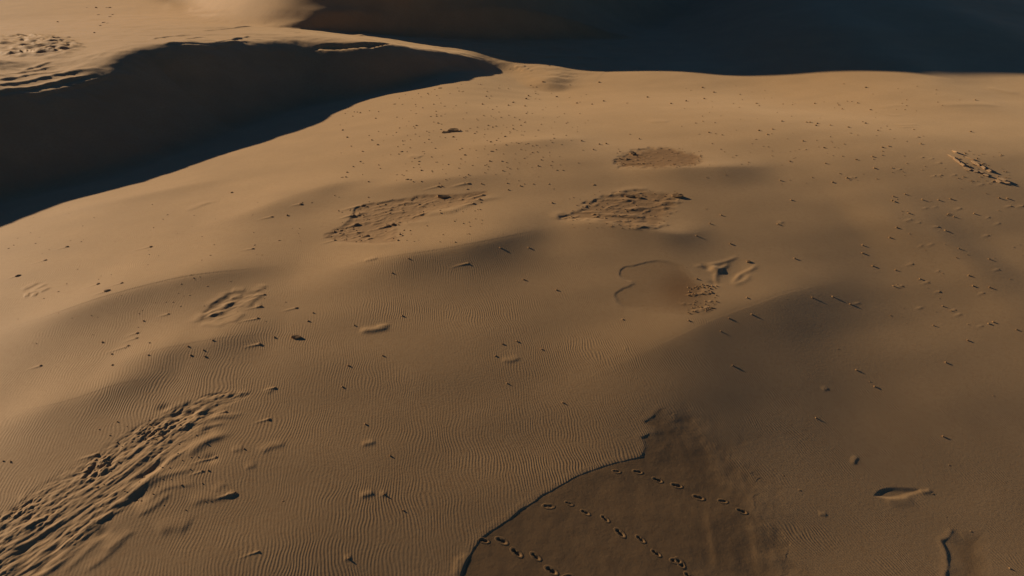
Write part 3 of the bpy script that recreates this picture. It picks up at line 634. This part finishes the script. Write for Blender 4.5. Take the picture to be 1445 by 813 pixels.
# ------------------------------------------------------------------ clods of damp sand
def clod_mesh(seed):
    rg = random.Random(seed); bm = bmesh.new(); bmesh.ops.create_icosphere(bm, subdivisions=2, radius=1.0)
    off = [Vector((rg.uniform(-1, 1), rg.uniform(-1, 1), rg.uniform(-1, 1))).normalized() for _ in range(5)]
    amp = [rg.uniform(-0.45, 0.35) for _ in off]
    for v in bm.verts:
        n = v.co.normalized(); r = 1.0+rg.uniform(-0.12, 0.12)
        for o_, a_ in zip(off, amp): r += a_*max(0.0, n.dot(o_))**3
        v.co = n*r; v.co.z *= 0.72
        v.co.x *= 1.15
    for f in bm.faces: f.smooth = rg.random() < 0.5
    me = bpy.data.meshes.new("sand_clod"); bm.to_mesh(me); bm.free(); me.materials.append(CLOD_SAND)
    return me
CLODS = [clod_mesh(s) for s in range(9)]
SPECIAL = {}
MARKS = [((575,305),(130,36),"the long rough hollow"),((927,222),(68,17),"the oval reddish hollow"),((878,296),(92,31),"the wide rough hollow"),((940,408),(74,40),"the rounded hardpan hollow"),
 ((1036,382),(32,22),"the small crater"),((328,430),(52,30),"the square slabby patch"),((50,409),(20,10),"the small rough patch"),((1380,232),(42,26),"the broken ledge"),((1268,695),(36,9),"the oval scour"),
 ((1365,780),(36,34),"the dark square hollow"),((860,740),(190,90),"the damp flat"),((170,670),(170,110),"the churned track"),((638,184),(14,6),"the far slab mound"),((536,463),(20,5),"the curved sand crest"),
 ((418,475),(9,5),"the lone dark slab"),((50,65),(70,18),"the pale hummocks"),((583,221),(14,4),"the low far sandbar"),((1270,165),(30,18),"the streaked scour"),((716,99),(8,6),"the left shadow's tip"),((1100,106),(60,5),"the far shadow's edge"),
 ((250,240),(60,30),"the left shadow's edge"),((1110,420),(40,14),"the main ridge crest"),((1420,345),(25,25),"the right edge swell")]
def spot(px, py, sz):
    best = min(MARKS, key=lambda m: math.hypot(max(abs(px-m[0][0])-m[1][0], 0), max(abs(py-m[0][1])-m[1][1], 0)*1.6)+0.02*math.hypot(px-m[0][0], py-m[0][1]))
    (cx, cy), (hx, hy), nm = best
    gx, gy = px-cx, py-cy
    ins = abs(gx) <= hx and abs(gy) <= hy
    u, v = gx/hx, gy/hy
    col = "left" if u < -0.45 else "right" if u > 0.45 else ""; row = "upper" if v < -0.4 else "lower" if v > 0.4 else ""
    size = "small" if sz < 4.6 else "fair-sized" if sz < 6 else "large"
    if ins:
        where = ("in the %s part of " % " ".join(w for w in (row, col) if w)) if (row or col) else "in the middle of "
        return "%s sand clod %s%s" % (size, where, nm)
    dv = "above" if gy < -hy else "below" if gy > hy else ""; dh = "left of" if gx < -hx else "right of" if gx > hx else ""
    dist = math.hypot(max(abs(gx)-hx, 0), max(abs(gy)-hy, 0))
    far_ = "just" if dist < 22 else "a short way" if dist < 60 else "well"
    dirn = dv+(" " if dv and dh else "")+dh
    return "%s sand clod %s %s %s" % (size, far_, dirn, nm)
ORD = ["leftmost", "second from left", "third from left", "fourth from left", "fifth from left", "sixth from left", "seventh from left", "eighth from left", "ninth from left", "tenth from left"]
NUM = ["", "one", "two", "three", "four", "five", "six", "seven", "eight", "nine", "ten", "eleven", "twelve"]
def label_all(keys):
    by = {}
    for k in keys: by.setdefault(spot(*CLW[k][:3]), []).append(k)
    out = {}
    for lab, ks in by.items():
        ks.sort(key=lambda k: CLW[k][0])
        for j, k in enumerate(ks):
            if len(ks) == 1: out[k] = lab
            elif j == len(ks)-1: out[k] = "%s, rightmost of %s" % (lab, NUM[len(ks)] if len(ks) < 13 else "many")
            else: out[k] = "%s, %s" % (lab, ORD[min(j, 9)])
    return out
order = sorted(range(len(CLW)), key=lambda k: -CLW[k][2])
single = order[:298]; rest = order[298:]
LAB = label_all(single)
first = None
Z = ZF
for k in single:
    px, py, sz, x, y, r = CLW[k]
    z = float(ground_z(np.float64(x), np.float64(y)))
    me = CLODS[k % len(CLODS)]
    if first is None: o = bpy.data.objects.new("sand_clod", me); first = o
    else: o = first.copy(); o.data = me
    COL.objects.link(o)
    o.location = (x, y, z-r*0.22); o.rotation_euler = (random.uniform(-.2, .2), random.uniform(-.2, .2), random.uniform(0, 6.28))
    f = r*random.uniform(0.8, 1.05)*(0.82 if px > 900 else 1.0)*(0.72 if 940 < px < 1130 and 425 < py < 640 else 1.0); o.scale = (f, f, f*random.uniform(0.5, 0.8)*(0.6 if px > 900 and py > 250 else 1.0))
    o['label'] = LAB[k]; o['category'] = "sand clod"; o['group'] = "clods of damp sand scattered over the plain"
# the smallest ones, and loose crumbs in the hollows, as one mass
bm_v, bm_f = [], []
tpl = []
for s in range(4):
    b = bmesh.new(); bmesh.ops.create_icosphere(b, subdivisions=1, radius=1.0)
    rg = random.Random(50+s)
    for v in b.verts: v.co *= rg.uniform(0.65, 1.25); v.co.z *= 0.7
    b.verts.index_update(); tpl.append((np.array([v.co[:] for v in b.verts]), [[v.index for v in f.verts] for f in b.faces])); b.free()
def crumb(x, y, r):
    z = float(ground_z(np.float64(x), np.float64(y))); v, f = tpl[random.randrange(4)]; a = random.uniform(0, 6.28)
    c, s = math.cos(a), math.sin(a); base_ = sum(len(q) for q in bm_v)
    w_ = np.stack([x+(v[:, 0]*c-v[:, 1]*s)*r, y+(v[:, 0]*s+v[:, 1]*c)*r, z+v[:, 2]*r+0.15*r], 1)
    bm_v.append(w_); bm_f.extend([[base_+i_ for i_ in q] for q in f])
for k in rest: crumb(*CLW[k][3:5], CLW[k][5])
for (x0, x1, y0, y1, n, s0, s1) in [(470,680,275,342,90,1.2,2.6),(870,990,208,236,60,1.2,2.4),(800,955,268,322,80,1.2,2.4),(970,1012,400,443,70,1.5,3.5),(560,830,110,240,190,1.2,2.6),(480,760,150,260,110,1.2,2.6),(960,1330,120,260,110,1.2,2.5),(130,300,590,720,60,1.5,3),(1350,1425,212,258,50,1.2,2.6),(10,430,280,500,60,1,2),(1250,1445,260,460,40,1,2.2)]:
    for _ in range(n):
        px = random.uniform(x0, x1); py = random.uniform(y0, y1)
        q = hit(px, py); crumb(q[0], q[1], random.uniform(s0, s1)*0.5/scale_at(py))
me = bpy.data.meshes.new("sand_crumbs"); me.from_pydata(np.vstack(bm_v).tolist(), [], bm_f); me.materials.append(CLOD_SAND)
o = bpy.data.objects.new("sand_crumbs", me); COL.objects.link(o); o['kind'] = 'stuff'; o['label'] = "countless small crumbs of sand scattered over the plain and its hollows"

# ------------------------------------------------------------------ slabs of hardened sand
def slab_mesh(name, length, width, thick, seed, mat):
    rg = random.Random(seed); bm = bmesh.new(); n = 9
    ring = []
    for k in range(n):
        a = 2*math.pi*k/n; rr = rg.uniform(0.78, 1.05)
        ring.append((math.cos(a)*length/2*rr, math.sin(a)*width/2*rr))
    top = [bm.verts.new((x*0.93, y*0.93, thick/2*rg.uniform(0.7, 1.25))) for x, y in ring]
    bot = [bm.verts.new((x, y, -thick/2)) for x, y in ring]
    ct = bm.verts.new((0, 0, thick/2*1.1))
    for k in range(n):
        j = (k+1) % n
        bm.faces.new((top[k], top[j], ct)); bm.faces.new((bot[k], bot[j], top[j], top[k]))
    bm.faces.new(bot[::-1])
    me = bpy.data.meshes.new(name); bm.to_mesh(me); bm.free(); me.materials.append(mat); return me
def put(o, px, py, up, rx, ry, rz):
    q = hit(px, py); o.location = (q[0], q[1], float(ground_z(np.float64(q[0]), np.float64(q[1])))+up); o.rotation_euler = (rx, ry, rz)
def thing(name, label, cat, group=None):
    o = bpy.data.objects.new(name, None); COL.objects.link(o); o['label'] = label; o['category'] = cat
    if group: o['group'] = group
    return o
q0 = hit(1366, 226); ledge = thing("crust_ledge", "broken ledge of pale hardened sand slabs standing up near the right edge", "ledge")
ledge.location = q0
for k, (a, b, ln, wd, th, up, rx, ry, dx, dy) in enumerate([
    (1346,213.5,1.0,.10,.16,.16,.2,-.25,18,15),(1343,221,.9,.16,.14,.10,.35,0,15,9),(1350,226.5,.9,.2,.14,.10,.4,.05,14,11),(1357,232,.8,.22,.16,.10,.4,0,14,11),
    (1368,223,.8,.18,.14,.10,.35,0,20,8),(1376,230,1.0,.2,.16,.12,.35,.05,18,12),(1386,236,.9,.22,.16,.12,.4,0,16,12),(1394,240,.7,.25,.16,.10,.3,0,15,10),
    (1365,238,.6,.35,.14,.06,.25,.1,15,8),(1375,241,.55,.4,.14,.06,.2,0,15,6),(1383,243,.5,.35,.14,.06,.2,0,15,6),(1414,253,.6,.4,.18,.08,.25,0,18,9),(1408,256,.5,.3,.16,.08,.2,0,18,9),(1421,258,.5,.3,.14,.06,.2,0,18,9),(1391,247,.45,.3,.14,.06,.2,0,18,9)]):
    A = hit(a-dx/2, b-dy/2); B = hit(a+dx/2, b+dy/2); rz = math.atan2(B[1]-A[1], B[0]-A[0])
    L_ = math.hypot(B[1]-A[1], B[0]-A[0])
    o = bpy.data.objects.new("slab", slab_mesh("slab", min(ln*1.0, L_*0.85), wd*0.9, th*0.6, 200+k, CRUST_SAND)); COL.objects.link(o)
    put(o, a, b, up*0.2, rx, ry, rz); o.location = o.location-Vector(q0); o.parent = ledge
for k in range(22):
    t_ = random.random(); a = 1345+72*t_+random.uniform(-8, 10); b = 219+38*t_+random.uniform(-3, 6)
    o = bpy.data.objects.new("fragment", CLODS[k % 9]); COL.objects.link(o); r_ = random.uniform(1.2, 3.2)*0.5/scale_at(b)
    put(o, a, b, 0.0, 0, 0, random.uniform(0, 6)); o.location = o.location-Vector(q0); o.scale = (r_*1.3, r_, r_*0.7); o.parent = ledge
for k, (a, b, ln, wd, th, up, rx, ry, rz, lab) in enumerate([
    (626,277,.95,.45,.22,.10,.35,.1,.1,"lone dark slab tilted up at the far end of the long rough hollow"),
    (418,475.5,.50,.28,.16,.06,.3,.05,.1,"lone slab with a dark underside on the rippled slope right of the square patch"),
    (955,276.5,.9,.5,.26,.10,.35,.0,.0,"dark tilted slab at the right end of the wide rough hollow"),
    (889,276.5,.8,.4,.2,.08,.3,.0,.1,"left slab of the dark pair at the top of the wide rough hollow"),
    (901,278,.6,.4,.2,.08,.3,.0,-.2,"right slab of the dark pair at the top of the wide rough hollow"),
    (640,184,1.1,.6,.34,.12,.3,.0,.1,"large dark slab mound on the far plain below the dune shadow"),
    (629,186,.8,.4,.2,.06,.3,.0,.3,"flat slab leaning against the left of the large dark mound on the far plain"),
    (893,217,.6,.5,.3,.10,.3,.0,.2,"dark lump of crust at the left rim of the oval reddish hollow"),
    (1056,369,.35,.18,.12,.05,.3,.0,.4,"small pale slab on the right rim of the crater")]):
    o = bpy.data.objects.new("crust_slab", slab_mesh("crust_slab", ln*0.9, wd*0.8, th*0.55, 300+k, CLOD_SAND)); COL.objects.link(o)
    put(o, a, b, up*0.3, rx*0.7, ry, rz); o['label'] = lab; o['category'] = "sand slab"; o['group'] = "slabs of hardened sand"; o['kind'] = 'thing'
